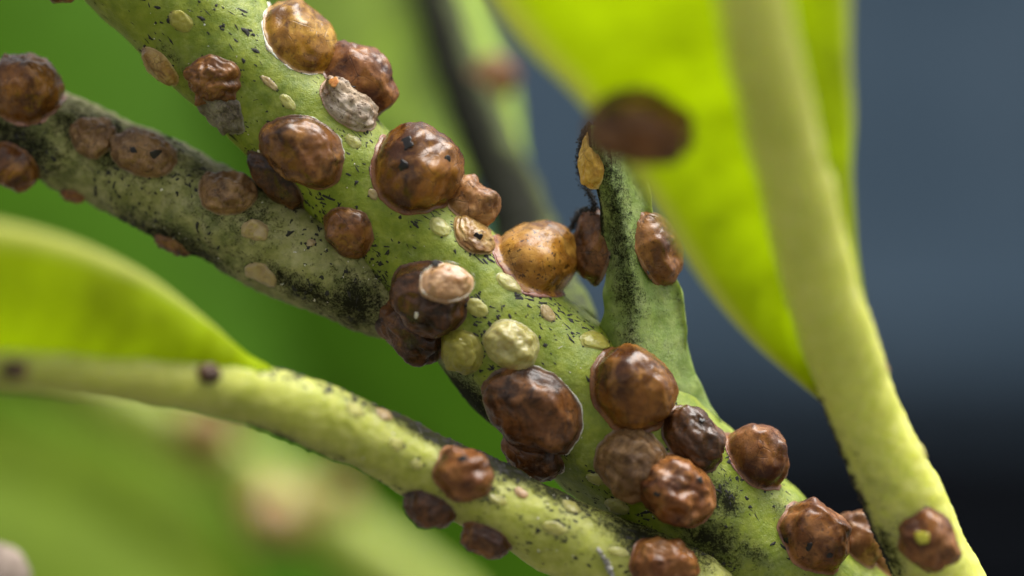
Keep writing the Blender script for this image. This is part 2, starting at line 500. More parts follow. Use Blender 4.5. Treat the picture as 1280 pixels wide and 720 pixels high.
# main stem: runs down to the right and on into the ground outside the frame
MAIN = Tube([(40, -170, 3.4, 76), (130, -85, 3.4, 78), (219, 0, 3.4, 80), (320, 100, 3.3, 76), (419, 200, 3.2, 73),
             (519, 301, 3.2, 75), (596, 382, 3.3, 83), (656, 444, 3.4, 91), (732, 508, 3.6, 94), (805, 568, 3.8, 97),
             (900, 655, 4.2, 98), (1000, 748, 5, 96), (1150, 880, 7, 92), (1290, 1120, 10, 86), (1350, 1600, 14, 84), (1360, 2560, 14, 90)])
SIDE = Tube([(-160, 70, 8.5, 56), (-60, 112, 7.5, 57), (40, 158, 6.5, 58), (150, 208, 5.8, 58), (260, 262, 5.0, 60), (350, 304, 4.4, 64), (425, 338, 4.0, 66), (490, 376, 3.8, 48), (560, 410, 3.6, 28)], 0.2)
PETL = Tube([(-190, 452, -21, 32), (-90, 452, -18.5, 32), (0, 456, -16, 33), (100, 462, -13, 34), (200, 471, -9.8, 37), (300, 490, -6.4, 39), (400, 522, -3.8, 41),
             (500, 565, -1.8, 44), (600, 617, -0.9, 47), (700, 668, -0.3, 50), (790, 714, 0.4, 56), (880, 752, 2.0, 66), (960, 790, 4.0, 60)], 0.2)
PETR = Tube([(895, -260, -27, 40), (912, -130, -24.5, 42), (940, 0, -21.5, 44), (962, 100, -18.7, 45), (987, 200, -15.5, 46), (1012, 300, -12, 46), (1039, 400, -8.4, 46),
             (1071, 490, -4.8, 46), (1105, 570, -3, 48), (1139, 645, -1.5, 50), (1180, 735, 0.3, 53), (1225, 850, 3, 55), (1260, 960, 6, 58), (1285, 1080, 9, 60)], 0.2)
TWIG = Tube([(510, -200, 62, 30), (530, -80, 53, 30), (548, 0, 46, 31), (572, 80, 39, 32), (608, 170, 31, 33), (646, 255, 22, 36), (672, 340, 12, 44), (710, 420, 6, 44)], 0.4)

plant = empty('infested_branch', MAIN.at(1e9)[0])
tag(plant, 'green plant branch with petioles and leaves crusted with brown scale insects and black sooty mould', 'branch')

soot_main = [(450, 360, 60, 40, 40, 0.8), (540, 470, 90, 22, 42, 1.1), (440, 385, 80, 34, 40, 0.75), (495, 440, 80, 40, 38, 0.95), (585, 500, 70, 26, 42, 0.9), (640, 570, 70, 25, 42, 0.8), (890, 680, 70, 45, 30, 0.72),
             (905, 625, 40, 26, 55, 0.75), (940, 690, 45, 18, 40, 0.6), (255, 115, 45, 40, 45, 0.45), (215, 70, 40, 12, 45, 0.5), (560, 305, 26, 14, 45, 0.25), (720, 580, 60, 22, 45, 0.35),
             (330, 230, 60, 14, 50, 0.4), (980, 640, 60, 14, 45, 0.45)]
main_ob = MAIN.mesh('main_stem', M_STEM, plant, 0.16, 0.035, 3, soot_main, seg=104)
soot_side = [(380, 362, 90, 16, 27, 0.45), (445, 380, 40, 36, 30, 0.55), (220, 305, 90, 20, 27, 0.5), (130, 175, 90, 34, 27, 0.55), (250, 215, 90, 16, 27, 0.3), (20, 180, 70, 40, 27, 0.5), (300, 260, 60, 40, 20, 0.3)]
side_ob = SIDE.mesh('side_stem', M_SIDE, plant, 0.4, 0.12, 9, soot_side)
soot_pet = [(570, 548, 170, 22, 27, 1.3), (690, 612, 120, 18, 27, 0.8), (420, 475, 110, 9, 22, 0.7), (800, 672, 90, 30, 27, 0.8), (400, 560, 200, 10, 24, 0.35), (300, 505, 60, 8, 15, 0.3), (865, 690, 60, 50, 20, 0.65), (720, 660, 60, 30, 27, 0.35)]
pet_ob = PETL.mesh('petiole', M_PET, plant, 0.3, 0.06, 15, soot_pet)
soot_petr = [(1030, 545, 16, 90, -22, 0.95), (1070, 630, 16, 90, -24, 0.95), (1090, 610, 30, 60, -22, 0.35), (1110, 690, 20, 60, -22, 0.7)]
petr_ob = PETR.mesh('petiole', M_PETR, plant, 0.28, 0.07, 21, soot_petr)
soot_twig = [(520, -60, 26, 110, -15, 1.0), (545, 40, 26, 110, -17, 1.0), (582, 140, 28, 110, -22, 1.0), (635, 250, 36, 80, -24, 0.95)]
TWIG.mesh('rear_twig', M_REAR, plant, 0.3, 0.06, 30, soot_twig, seg=48)

# ------------------------------------------------------------------ leaf blades
def interp(rows, m):
    out = []
    n = len(rows)
    for i in range(n - 1):
        p = [np.array(rows[j], float) for j in (max(i - 1, 0), i, i + 1, min(i + 2, n - 1))]
        for k in range(m + (1 if i == n - 2 else 0)):
            t = k / m
            out.append(0.5 * (2 * p[1] + (p[2] - p[0]) * t + (2 * p[0] - 5 * p[1] + 4 * p[2] - p[3]) * t * t + (3 * p[1] - p[0] - 3 * p[2] + p[3]) * t ** 3))
    return out

def blade(name, rows, mat, root, bulge=1.0, thick=0.45, cols=26, m=9, vein=0.12, seed=0):
    """rows: (mx,my,md, ex,ey,ed) midrib point and margin point; ruled sheet with bulge, veins, thickness"""
    R = interp(rows, m)
    n = len(R)
    mid, edge, nor = [], [], None
    pts = [[None] * (cols + 1) for _ in range(n)]
    for i, r in enumerate(R):
        A = P(r[0], r[1], r[2]); E = P(r[3], r[4], r[5])
        for k in range(cols + 1):
            t = k / cols
            pts[i][k] = A.lerp(E, t)
    # normals of the ruled sheet
    N = [[None] * (cols + 1) for _ in range(n)]
    for i in range(n):
        for k in range(cols + 1):
            du = pts[min(i + 1, n - 1)][k] - pts[max(i - 1, 0)][k]
            dv = pts[i][min(k + 1, cols)] - pts[i][max(k - 1, 0)]
            q = du.cross(dv)
            if q.length < 1e-9: q = Vector((0, -1, 0))
            q.normalize()
            if q.y > 0: q = -q
            N[i][k] = q
    vs, fs, ed, vn = [], [], [], []
    for side in (0, 1):
        for i in range(n):
            for k in range(cols + 1):
                t = k / cols
                p = pts[i][k]
                h = bulge * math.sin(math.pi * min(1, t)) + vein * math.sin((i * 0.9 + k * 0.55)) * t * (1 - t) * 2 + 0.35 * fbm(p * 0.12 + Vector((seed, 0, 0)), 2)
                w = thick * (0.5 + 0.35 * max(0, (t - 0.93) / 0.07) * (1 - max(0, (t - 0.985) / 0.015)))
                if k == cols: w = thick * 0.1
                vs.append(p + N[i][k] * (h + (w if side == 0 else -w)))
                ed.append(t)
                q_ = (i / m * 2.2 + t * 1.4 + 0.15 * n1(i * 0.3, k * 0.2, seed)) % 1.0
                vn.append(math.exp(-((q_ - 0.5) / 0.10) ** 2) * (1 - t) ** 0.5)
    o = n * (cols + 1)
    for i in range(n - 1):
        for k in range(cols):
            a = i * (cols + 1) + k
            fs.append((a, a + 1, a + cols + 2, a + cols + 1))
            fs.append((o + a, o + a + cols + 1, o + a + cols + 2, o + a + 1))
        a = i * (cols + 1) + cols
        fs.append((a, o + a, o + a + cols + 1, a + cols + 1))
    return part(name, vs, fs, mat, root, {'edge': ed, 'vein': vn})

# leaf on the right hand petiole (seen from below, leaning to the viewer)
right_rows = [(1078, 506, -4.2, 1036, 505, -4.0), (1058, 455, -5.8, 995, 474, -5.8), (1036, 395, -7.8, 938, 425, -8.0), (1010, 300, -11.4, 878, 355, -10.8), (987, 200, -15, 802, 235, -14.4),
              (962, 100, -18.2, 722, 122, -17), (940, 0, -21, 640, 40, -19.5), (912, -130, -24, 570, -70, -22.5), (895, -250, -26.5, 540, -200, -25)]
blade_ob = blade('leaf_blade', right_rows, M_LEAF, petr_ob, bulge=-0.8, seed=2)
right_rows2 = [(1058, 440, -6.2, 1090, 420, -6.0), (1040, 395, -7.8, 1080, 372, -7.0), (1012, 300, -11.4, 1070, 295, -10), (990, 200, -15, 1066, 200, -13), (964, 100, -18.2, 1063, 100, -16),
               (942, 0, -21, 1060, 0, -19), (914, -130, -24, 1055, -120, -22), (897, -250, -26.5, 1045, -240, -25)]
blade('leaf_blade', right_rows2, M_LEAF, petr_ob, bulge=0.5, cols=14, seed=5)
# leaf on the left petiole
left_rows = [(350, 500, -4.6, 322, 462, -5.0), (315, 492, -5.7, 290, 434, -6.6), (262, 480, -7.4, 243, 388, -9.6), (185, 468, -9.9, 178, 340, -13), (100, 461, -12.6, 95, 303, -17), (0, 455, -15.7, 0, 280, -20.6), (-90, 451, -18.2, -90, 268, -24), (-190, 451, -20.6, -190, 268, -26)]
blade('leaf_blade', left_rows, M_LEAF, pet_ob, bulge=0.9, seed=8, cols=22)
left_rows2 = [(345, 505, -4.2, 338, 512, -3.0), (262, 484, -7.0, 262, 496, -3.0), (185, 474, -9.4, 185, 484, -4), (100, 467, -12, 100, 474, -5), (0, 461, -15.2, 0, 470, -8), (-90, 457, -17.7, -90, 466, -10), (-190, 457, -20, -190, 466, -12)]
blade('leaf_blade', left_rows2, M_LEAF, pet_ob, bulge=0.3, seed=9, cols=12)
# pale leaf behind, springing from the rear twig
rear_rows = [(628, 225, 26, 600, 235, 30), (600, 130, 36, 470, 205, 46), (578, 50, 43, 385, 130, 60), (556, -20, 49, 345, 20, 72), (530, -100, 56, 325, -90, 84), (505, -200, 63, 335, -210, 95)]
blade('rear_leaf', rear_rows, M_RLEAF, plant, bulge=1.5, seed=12, cols=14, m=5)
rear_rows2 = [(640, 250, 23, 662, 240, 26), (600, 140, 34, 644, 120, 40), (570, 50, 41, 618, 30, 48), (548, -20, 47, 598, -30, 54), (530, -100, 54, 575, -110, 60)]
blade('rear_leaf', rear_rows2, M_RLEAF, plant, bulge=0.5, seed=13, cols=8, m=5)

# ------------------------------------------------------------------ pointed leaf base standing up from the stem
BUDL = [(157, 736, 741, 760, 1.3, 0.25), (168, 735, 744, 776, 1.4, 0.5), (184, 737, 750, 790, 1.5, 0.8), (210, 743, 760, 804, 1.8, 1.0), (245, 747, 770, 815, 2.0, 1.2), (290, 752, 780, 818, 2.2, 1.4), (330, 756, 788, 832, 2.4, 1.7), (362, 755, 792, 852, 2.6, 2.0),
        (400, 752, 796, 857, 2.8, 2.2), (445, 740, 800, 862, 3.2, 2.8), (490, 722, 800, 880, 3.6, 3.4), (535, 712, 805, 905, 3.9, 3.6)]
def bud():
    R = interp(BUDL, 9)
    seg = 44
    vs, fs, so = [], [], []
    for r in R:
        y, xl, xr_, xr, d, hd = r
        hw = (xr - xl) / 2; cx = (xr + xl) / 2
        for k in range(seg):
            a = 2 * math.pi * k / seg
            ca, sa = math.cos(a), math.sin(a)
            x = cx + hw * math.copysign(abs(ca) ** 0.9, ca)
            # keel towards the viewer
            t = (x - xr_) / (hw + 1e-6)
            dep = d - (hd * max(0, 1 - abs(t) ** 1.15) + 0.15 if sa > 0 else -hd * 0.6 * abs(sa))
            dep += 0.22 * n1(x * 0.04, y * 0.02, 3) + 0.10 * n1(x * 0.12, y * 0.06, 7)
            vs.append(P(x + 3.0 * n1(a * 0.9, y * 0.045, 5), y + 1.5 * n1(x * 0.05, y * 0.05, 9), dep))
            sv = 0.36 + 0.42 * max(0, 1 - abs(x - (760 + (y - 200) * 0.14)) / 26)
            if x < xl + 0.14 * hw and y < 300: sv = 0.9
            if y > 380: sv *= 0.85
            so.append(sv)
    n = len(R)
    for i in range(n - 1):
        for k in range(seg):
            k2 = (k + 1) % seg
            fs.append((i * seg + k, (i + 1) * seg + k, (i + 1) * seg + k2, i * seg + k2))
    fs.append(tuple(range(seg)))
    return part('leaf_base', vs, fs, M_BUD, plant, {'soot': so})
bud_ob = bud()
def mould_crust():
    """fuzzy black mould along the free edge: countless grains, joined"""
    rnd = random.Random(11)
    R = interp([(737, 157, 1.9, 4), (730, 168, 2.0, 6), (725, 192, 2.3, 7), (727, 220, 2.5, 7), (738, 244, 2.6, 6), (744, 262, 2.6, 5), (732, 264, 3.2, 6), (722, 270, 3.6, 6), (714, 286, 4.0, 4)], 12)
    vs, fs = [], []
    for _ in range(1900):
        r = rnd.choice(R)
        sp = r[3]
        c = P(r[0] + rnd.gauss(0, sp * 0.38), r[1] + rnd.gauss(0, sp * 0.5), r[2] + rnd.gauss(0.1, 0.25))
        q = rnd.uniform(0.6, 1.7) * K
        b = len(vs)
        ax = Vector((rnd.gauss(0, 1), rnd.gauss(0, 1), rnd.gauss(0, 1))).normalized(); A = ax.orthogonal().normalized(); Bv = ax.cross(A)
        l = q * rnd.uniform(0.8, 1.25)
        vs += [c + ax * l, c - ax * l, c + A * q, c + Bv * q, c - A * q, c - Bv * q]
        for k in range(4):
            m_, n_ = b + 2 + k, b + 2 + (k + 1) % 4
            fs += [(b, m_, n_), (b + 1, n_, m_)]
    tag(part('mould_crust', vs, fs, M_SOOT, plant), kind='stuff')
mould_crust()

# ------------------------------------------------------------------ scale insects
def tube_map(tube, s0, phi):
    def f(u, v, w):
        C, R, T, F, B = tube.at(s0 + u)
        a = phi + v / (R + 0.75 * max(w, 0))
        n_ = F * math.cos(a) + B * math.sin(a)
        return C + n_ * (R + w + tube.disp(C + n_ * R, R))
    return f

def plane_map(c, normal, axis):
    N = normal.normalized(); A = (axis - N * axis.dot(N)).normalized(); Bv = N.cross(A)
    return lambda u, v, w: c + A * u + Bv * v + N * w

GRIME = []
def dome(fmap, ellipse, H, mat, root_name, label, cat='scale insect', group='scale insects crusting the branch', seed=0, tmax=96, foot=0.06, amp=0.05, crease=0.0,
         radial=0.0, poly=0, pamp=0.0, lean=(0, 0), sq=0.85, sink=0.0, margin=None, marc=None, holes=(), rings=28, seg=72, edge_amp=0.08, ridge=0.0, facet=0.0, nf=13, skirt=0.07, pleat=0.010):
    """ellipse: function alpha,rho -> (u,v) mm; H mm"""
    rnd = random.Random(seed)
    off = Vector((rnd.uniform(-50, 50), rnd.uniform(-50, 50), rnd.uniform(-50, 50)))
    th = math.radians(tmax)
    planes = []
    for i in range(nf):
        z = 0.12 + 0.85 * (i + 0.5) / nf
        a = i * 2.39996 + rnd.uniform(-0.5, 0.5)
        r = math.sqrt(max(0, 1 - z * z))
        planes.append((Vector((r * math.cos(a), r * math.sin(a), z)), rnd.uniform(0.82, 0.95)))
    bs = 1 / (1 + foot)
    prof = []
    for i in range(1, rings + 1):
        a = th * i / rings
        w = (math.cos(a) - math.cos(th)) / (1 - math.cos(th))
        prof.append((math.sin(a) ** sq * bs, max(w, 0) ** sq, skirt))
    base_r = prof[-1][0]
    for q in (0.4, 0.8, 1.0):
        prof.append((base_r + (1.0 - base_r) * q, 0.0, skirt * (1 - 0.55 * q)))
    prof.append((1.004, 0.0, -0.13))
    vs, rho, fs = [], [], []
    def outline(al):
        e = 1 + edge_amp * fbm(Vector((math.cos(al) * 1.3, math.sin(al) * 1.3, 0)) + off * 0.7, 3) + 0.25 * edge_amp * n1(math.cos(al) * 7 + off.x, math.sin(al) * 7, off.y)
        if poly: e *= 1 + pamp * math.cos(poly * al + off.x)
        return e
    def place(cr, al, w, sk):
        d = Vector((cr * math.cos(al), cr * math.sin(al), w))
        f = min(1.0, w * 3.0)
        k = amp * fbm(d * 1.7 + off, 3) * (0.3 + f)
        if facet:
            dn = d.normalized() if d.length > 1e-6 else Vector((0, 0, 1))
            acc = math.exp(-30.0)
            for (n_, h_) in planes:
                c_ = dn.dot(n_)
                if c_ > 0.2: acc += math.exp(-30.0 * min(3, h_ / c_))
            k += facet * (min(1.0, -math.log(acc) / 30.0) - 1.0) * (0.25 + 0.75 * f)
        if crease:
            r_ = noise.ridged_multi_fractal(d * 1.5 + off, 0.9, 2.1, 3, 1.0, 2.0)
            k -= crease * (r_ - 0.9) * min(1, 0.25 + f)
        if radial:
            k += radial * math.sin(al * 9 + 4 * n1(d.x * 1.5 + off.x, d.y * 1.5, 0)) * min(1, cr * 1.2) * (0.3 + 0.7 * n1(d.x * 2 + off.y, d.y * 2, 5))
        k += pleat * math.sin(al * 26 + 5 * n1(math.cos(al) * 2 + off.y, math.sin(al) * 2, 3)) * cr ** 4
        if ridge:
            k += ridge * math.exp(-(d.y / 0.16) ** 2) * w + ridge * 0.6 * (math.exp(-((d.x - 0.3) / 0.12) ** 2) + math.exp(-((d.x + 0.35) / 0.12) ** 2)) * w
        if cr > 0.999: k *= 0.4
        u, v = ellipse(al, cr * outline(al) * (1 + k))
        ww = w * (1 + k * 1.6) * H
        u += lean[0] * ww; v += lean[1] * ww
        return fmap(u, v, ww + sk * (1 + 0.5 * min(1, cr) ** 6 * n1(math.cos(al) * 3 + off.x, math.sin(al) * 3, 1)) - sink)
    vs.append(place(0, 0, 1.0, skirt)); rho.append(0)
    for j, (cr, w, sk) in enumerate(prof):
        for k in range(seg):
            vs.append(place(cr, 2 * math.pi * k / seg, w, sk))
            rho.append((j + 1) / len(prof))
    for k in range(seg):
        fs.append((0, 1 + k, 1 + (k + 1) % seg))
    for j in range(len(prof) - 1):
        for k in range(seg):
            k2 = (k + 1) % seg
            a, b = 1 + j * seg, 1 + (j + 1) * seg
            fs.append((a + k, b + k, b + k2, a + k2))
    GRIME.append((fmap, ellipse, outline, seed))
    base = fmap(0, 0, 0)
    root = empty(root_name, base)
    tag(root, label, cat, group)
    # consistent outward orientation
    c0 = vs[0]; v1 = vs[1]; v2 = vs[2]
    up = fmap(0, 0, H) - base
    if (v1 - c0).cross(v2 - c0).dot(up) < 0:
        fs = [tuple(reversed(f)) for f in fs]
    shell = part('shell', vs, fs, mat, root, {'rho': rho})
    if margin:
        mv, mf = [], []
        a0, a1 = marc if marc else (0, 360)
        nn = 64
        closed = a1 - a0 >= 360
        cnt = nn if closed else nn + 1
        for i in range(cnt):
            al = math.radians(a0 + (a1 - a0) * i / nn)
            tp = 1.0 if closed else min(1, min(i, nn - i) / 8)
            wd = margin[1] * max(0.03, 0.55 + 1.7 * fbm(Vector((math.cos(al) * 2.6, math.sin(al) * 2.6, seed)), 3)) * (0.15 + 0.85 * tp)
            u0, v0 = ellipse(al, outline(al))
            ln = math.hypot(u0, v0)
            for q in range(6):
                g = 2 * math.pi * q / 6
                f_ = 1 + (wd * (math.cos(g) + 0.15)) / ln
                mv.append(fmap(u0 * f_, v0 * f_, 0.01 + 0.5 * wd * math.sin(g) + 0.05 * n1(al * 9, q, seed)))
        for i in range(cnt if closed else cnt - 1):
            for q in range(6):
                i2 = (i + 1) % cnt; q2 = (q + 1) % 6
                mf.append((i * 6 + q, i2 * 6 + q, i2 * 6 + q2, i * 6 + q2))
        part('margin', mv, mf, margin[0], root)
    # dark exit holes and marks on the visible side
    for (hx, hy, hr, hm) in holes:
        best, bi = 1e9, 0
        for i, p in enumerate(vs[:1 + (rings - 1) * seg]):
            q = to_px(p)
            e = (q[0] - hx) ** 2 + (q[1] - hy) ** 2 + 300 * (p.y - base.y if p.y > base.y else 0)
            if e < best: best, bi = e, i
        p = vs[bi]
        j = max(0, (bi - 1) // seg); k = (bi - 1) % seg
        pc = base + up * 0.35
        nrm = (p - pc).normalized()
        nrm = (nrm + Vector((0, -0.5, 0))).normalized()
        A = nrm.orthogonal().normalized(); Bv = nrm.cross(A)
        r = hr * K
        hv, hf = [p + nrm * r * 0.12], []
        for ring in range(1, 5):
            g = ring / 4 * math.pi * 0.62
            for q in range(16):
                a = 2 * math.pi * q / 16
                rr = r * math.sin(g) * (1 + 0.55 * n1(math.cos(a) * 1.3 + hx, math.sin(a) * 1.3, hy))
                hv.append(p + (A * math.cos(a) + Bv * math.sin(a)) * rr + nrm * r * (0.12 * math.cos(g)))
        for q in range(16):
            hf.append((0, 1 + q, 1 + (q + 1) % 16))
        for ring in range(3):
            for q in range(16):
                a, b = 1 + ring * 16, 1 + (ring + 1) * 16
                hf.append((a + q, b + q, b + (q + 1) % 16, a + (q + 1) % 16))
        nm = 'exit_hole' if hm is M_HOLE else 'spot'
        part(nm, hv, hf, hm, root)
    return root

COUNT = [0]
def on_tube(tube, cx, cy, La, Lb, ang, hr, mat, label, name='scale_insect', phi=None, **kw):
    """visible centre (cx,cy), visible long/short extents in px, image angle of the long axis (deg, y up), height ratio"""
    COUNT[0] += 1
    tx, ty = cx, cy
    fv_in = kw.pop('fv', 1.25)
    ds = 0.0
    for it in range(4):
        s0 = tube.near(tx, ty)
        C, R, T, F, B = tube.at(s0)
        sc = K * (D + C.y) / D
        tpx = Vector((T.x, 0, T.z)).normalized()
        bpx = Vector((B.x, 0, B.z)).normalized()
        pc = to_px(C)
        off = ((tx - pc[0]) * bpx.x - (ty - pc[1]) * bpx.z) * sc
        long_ = Vector((math.cos(math.radians(ang)), 0, math.sin(math.radians(ang))))
        lu, lv = long_.dot(tpx), long_.dot(bpx)
        a, b = La / 2 * sc * 0.96, Lb / 2 * sc * 0.96
        half_perp = math.hypot(a * lv, b * lu)
        if phi is None:
            ph = 0.0; w0 = half_perp
            for _ in range(30):
                c_, s_ = math.cos(ph), math.sin(abs(ph))
                up = math.sqrt((w0 * c_) ** 2 + (hr * b * s_) ** 2)
                w0 = 2 * half_perp / max(0.55, (c_ + up / w0))
                w0 = min(w0, half_perp * 1.7)
                up = math.sqrt((w0 * c_) ** 2 + (hr * b * s_) ** 2)
                target = abs(off) - (up - w0 * c_) / 2
                sn = max(-1, min(1, target / R))
                ph = 0.5 * ph + 0.5 * math.copysign(math.asin(max(0, sn)), off)
            phi_ = ph; fv = w0 / half_perp
        else:
            phi_ = math.radians(phi); fv = fv_in
        def ell(al, rho, a=a, b=b, lu=lu, lv=lv, fv=fv):
            x, y = a * rho * math.cos(al), b * rho * math.sin(al)
            return (x * lu - y * lv, (x * lv + y * lu) * fv)
        fm = tube_map(tube, s0, phi_)
        # where does this dome really show? correct its seat so that it shows where it should
        qs = []
        for i_ in range(6):
            t_ = math.pi / 2 * i_ / 5
            for k_ in range(20):
                u_, v_ = ell(2 * math.pi * k_ / 20, math.sin(t_))
                qs.append(to_px(fm(u_, v_, math.cos(t_) * hr * b)))
        ex = cx - (min(q[0] for q in qs) + max(q[0] for q in qs)) / 2
        ey = cy - (min(q[1] for q in qs) + max(q[1] for q in qs)) / 2
        if it == 3: break
        if phi is None:
            tx += 0.8 * ex; ty += 0.8 * ey
        else:
            al_ = ex * tpx.x - ey * tpx.z
            tx += 0.9 * al_ * tpx.x; ty -= 0.9 * al_ * tpx.z
    return dome(fm, ell, hr * b, SHELL[mat], name, label, seed=COUNT[0] * 7 + 1, **kw)

def on_plane(c, normal, axis, La, Lb, hr, mat, label, name='scale_insect', **kw):
    COUNT[0] += 1
    sc = K * (D + c.y) / D
    a, b = La / 2 * sc, Lb / 2 * sc
    ell = lambda al, rho: (a * rho * math.cos(al), b * rho * math.sin(al))
    return dome(plane_map(c, normal, axis), ell, hr * b, SHELL[mat], name, label, seed=COUNT[0] * 7 + 1, **kw)

W = (M_WAX, 0.10)
# ---- main stem
on_tube(MAIN, 378, 45, 122, 86, -48, 0.95, 'amber', 'glossy amber scale insect with a white waxy rim beside the red-brown dome', margin=(M_WAX, 0.108), marc=(90, 330), amp=0.06, facet=0.38, tmax=92, sq=0.9, edge_amp=0.04)
on_tube(MAIN, 457, 92, 116, 84, -52, 1.5, 'red', 'tall red-brown domed scale insect behind the white crusted one', phi=84, fv=1.0, tmax=104, amp=0.07, facet=0.38)
on_tube(MAIN, 441, 128, 92, 56, -42, 0.8, 'white', 'crumbling whitish grey scale insect with an orange blob on its end', phi=52, fv=1.1, amp=0.13, crease=0.096, tmax=95, holes=[(417, 103, 8, M_EGG), (443, 105, 6, M_HOLE)])
on_tube(MAIN, 377, 189, 118, 88, -24, 0.68, 'brown', 'wrinkled oval brown scale insect between the amber one and the grey crumpled one', amp=0.07, facet=0.75, crease=0.015, tmax=94, sq=0.72, margin=(M_WAX, 0.043), marc=(20, 130))
on_tube(MAIN, 518, 210, 118, 104, -50, 1.15, 'round', 'large glossy round brown scale insect with two black holes', amp=0.05, facet=0.15, tmax=104, sq=0.92, holes=[(501, 207, 8, M_HOLE), (559, 198, 5, M_HOLE), (507, 178, 9, M_HOLE)], margin=(M_PINKRIM, 0.072), marc=(100, 280))
on_tube(MAIN, 597, 243, 76, 60, -55, 1.5, 'pink', 'small rough pinkish brown domed scale insect between the two largest domes', phi=74, fv=1.1, tmax=104, amp=0.08, facet=0.30)
on_tube(MAIN, 591, 291, 66, 44, -50, 0.4, 'flatamber', 'small flattened amber scale insect with a dark hole in its middle', amp=0.12, holes=[(597, 297, 6, M_HOLE)], tmax=88, crease=0.080)
on_tube(MAIN, 676, 323, 126, 98, -48, 1.3, 'orange', 'large speckled orange-brown domed scale insect with a mauve skirt, beside the pointed leaf base', amp=0.06, facet=0.30, tmax=98, sq=0.92, foot=0.13, skirt=0.12, margin=(M_PINKRIM, 0.094), marc=(110, 340))
on_tube(MAIN, 437, 293, 74, 58, -38, 0.85, 'brown', 'small faceted dark brown scale insect with pale ridges, midway along the green stem', amp=0.05, facet=0.98, ridge=0.05, poly=6, pamp=0.03, tmax=92, nf=9)
r10 = on_tube(MAIN, 535, 371, 110, 94, -25, 0.95, 'dark', 'dark purplish brown scale insect carrying a translucent amber one on its back', amp=0.07, facet=0.52, crease=0.015, tmax=98, sq=0.75, holes=[(521, 394, 4, M_WAX)])
on_tube(MAIN, 577, 440, 64, 54, -40, 0.7, 'yellow', 'dull yellow translucent young scale insect touching the dark purplish one', name='young_scale_insect', radial=0.03, amp=0.08, facet=0.90, nf=10, crease=0.020, tmax=92)
on_tube(MAIN, 638, 431, 74, 64, -20, 0.85, 'pale', 'pale cream translucent young scale insect with ribbed sides beside the chocolate one', name='young_scale_insect', radial=0.03, amp=0.10, facet=0.90, crease=0.030, tmax=95)
on_tube(MAIN, 663, 513, 136, 106, -40, 0.68, 'choc', 'large wrinkled chocolate brown scale insect edged with thin white wax', amp=0.07, facet=0.68, crease=0.020, tmax=95, sq=0.75, margin=(M_WAX, 0.050), marc=(-40, 130))
on_tube(MAIN, 494, 424, 116, 76, -32, 1.0, 'dark', 'blackened scale insect on the sooty underside of the stem below the dark purplish one', phi=-72, fv=1.1, amp=0.08, facet=0.45, crease=0.020)
on_tube(MAIN, 658, 572, 92, 70, -35, 1.0, 'choc', 'brown scale insect partly hidden under the chocolate one behind the petiole', phi=-62, fv=1.0, amp=0.07, facet=0.45, margin=(M_WAX, 0.036), marc=(-90, 30))
on_tube(MAIN, 793, 488, 120, 104, -52, 1.1, 'round', 'smooth shiny round russet scale insect with a pointed crest, below the leaf base', amp=0.045, facet=0.15, tmax=101, sq=0.97, poly=3, pamp=0.035, foot=0.10, skirt=0.10)
on_tube(MAIN, 866, 547, 94, 70, -60, 1.0, 'dark', 'small dark brown scale insect wedged against the shiny russet one', amp=0.09, facet=0.68, crease=0.020, tmax=98, holes=[(877, 524, 4, M_HOLE)])
on_tube(MAIN, 797, 584, 108, 90, -40, 0.75, 'greybrown', 'greyish translucent brown scale insect overlapped by a mottled reddish one', amp=0.10, facet=0.52, crease=0.030, tmax=95)
on_tube(MAIN, 843, 613, 108, 90, -35, 1.15, 'red', 'mottled reddish brown scale insect overlapping the greyish one beside black mould', amp=0.08, facet=0.45, crease=0.025, tmax=100, holes=[(822, 618, 4, M_HOLE), (876, 600, 4, M_HOLE)])
on_tube(MAIN, 940, 580, 98, 80, -50, 1.2, 'red', 'brown domed scale insect alone on the edge of the stem against the dark background', phi=62, fv=1.05, amp=0.05, facet=0.35, tmax=98, foot=0.1, margin=(M_PINKRIM, 0.058), marc=(150, 300))
on_tube(MAIN, 1004, 688, 102, 90, -40, 1.15, 'red', 'faceted reddish brown scale insect with black holes in front of a smaller pinkish one', phi=42, fv=1.0, amp=0.05, facet=0.85, nf=8, crease=0.0, poly=6, pamp=0.04, tmax=98, holes=[(1014, 685, 6, M_HOLE), (1037, 694, 5, M_HOLE), (972, 679, 5, M_HOLE)])
on_tube(MAIN, 1060, 688, 92, 74, -50, 1.3, 'pink', 'pinkish brown domed scale insect behind the faceted one with black holes', phi=78, fv=1.0, amp=0.08, facet=0.45, tmax=102)
on_tube(MAIN, 1105, 718, 62, 52, -45, 1.2, 'pink', 'small pale pink scale insect last of the row of three', phi=84, fv=1.0, amp=0.06, facet=0.30, tmax=102)
on_tube(PETL, 828, 706, 86, 74, -25, 1.0, 'red', 'rough reddish brown scale insect where the petiole joins the stem', amp=0.09, facet=0.75, crease=0.025, tmax=97)
on_tube(MAIN, 263, 98, 76, 64, -15, 0.7, 'brown', 'collapsed star-creased brown scale insect touching a grey crumpled one', amp=0.14, facet=0.90, crease=0.104, radial=0.16, tmax=92)
on_tube(MAIN, 262, 148, 84, 52, -48, 0.55, 'grey', 'grey crumpled papery dead scale insect hanging off the stem edge', phi=-50, fv=1.3, amp=0.18, facet=0.90, crease=0.136, tmax=90, edge_amp=0.15)
on_tube(MAIN, 191, 90, 66, 40, -48, 0.6, 'flatamber', 'flat brown scale insect clinging to the stem edge above the grey crumpled one', phi=-66, fv=1.3, amp=0.08, facet=0.60, tmax=90)
on_tube(MAIN, 328, 238, 104, 62, -50, 0.7, 'dark', 'thin dark brown scale insect seen edge-on where the stem crosses the grey side stem', phi=-74, fv=1.2, amp=0.05, facet=0.90, nf=8, tmax=92)
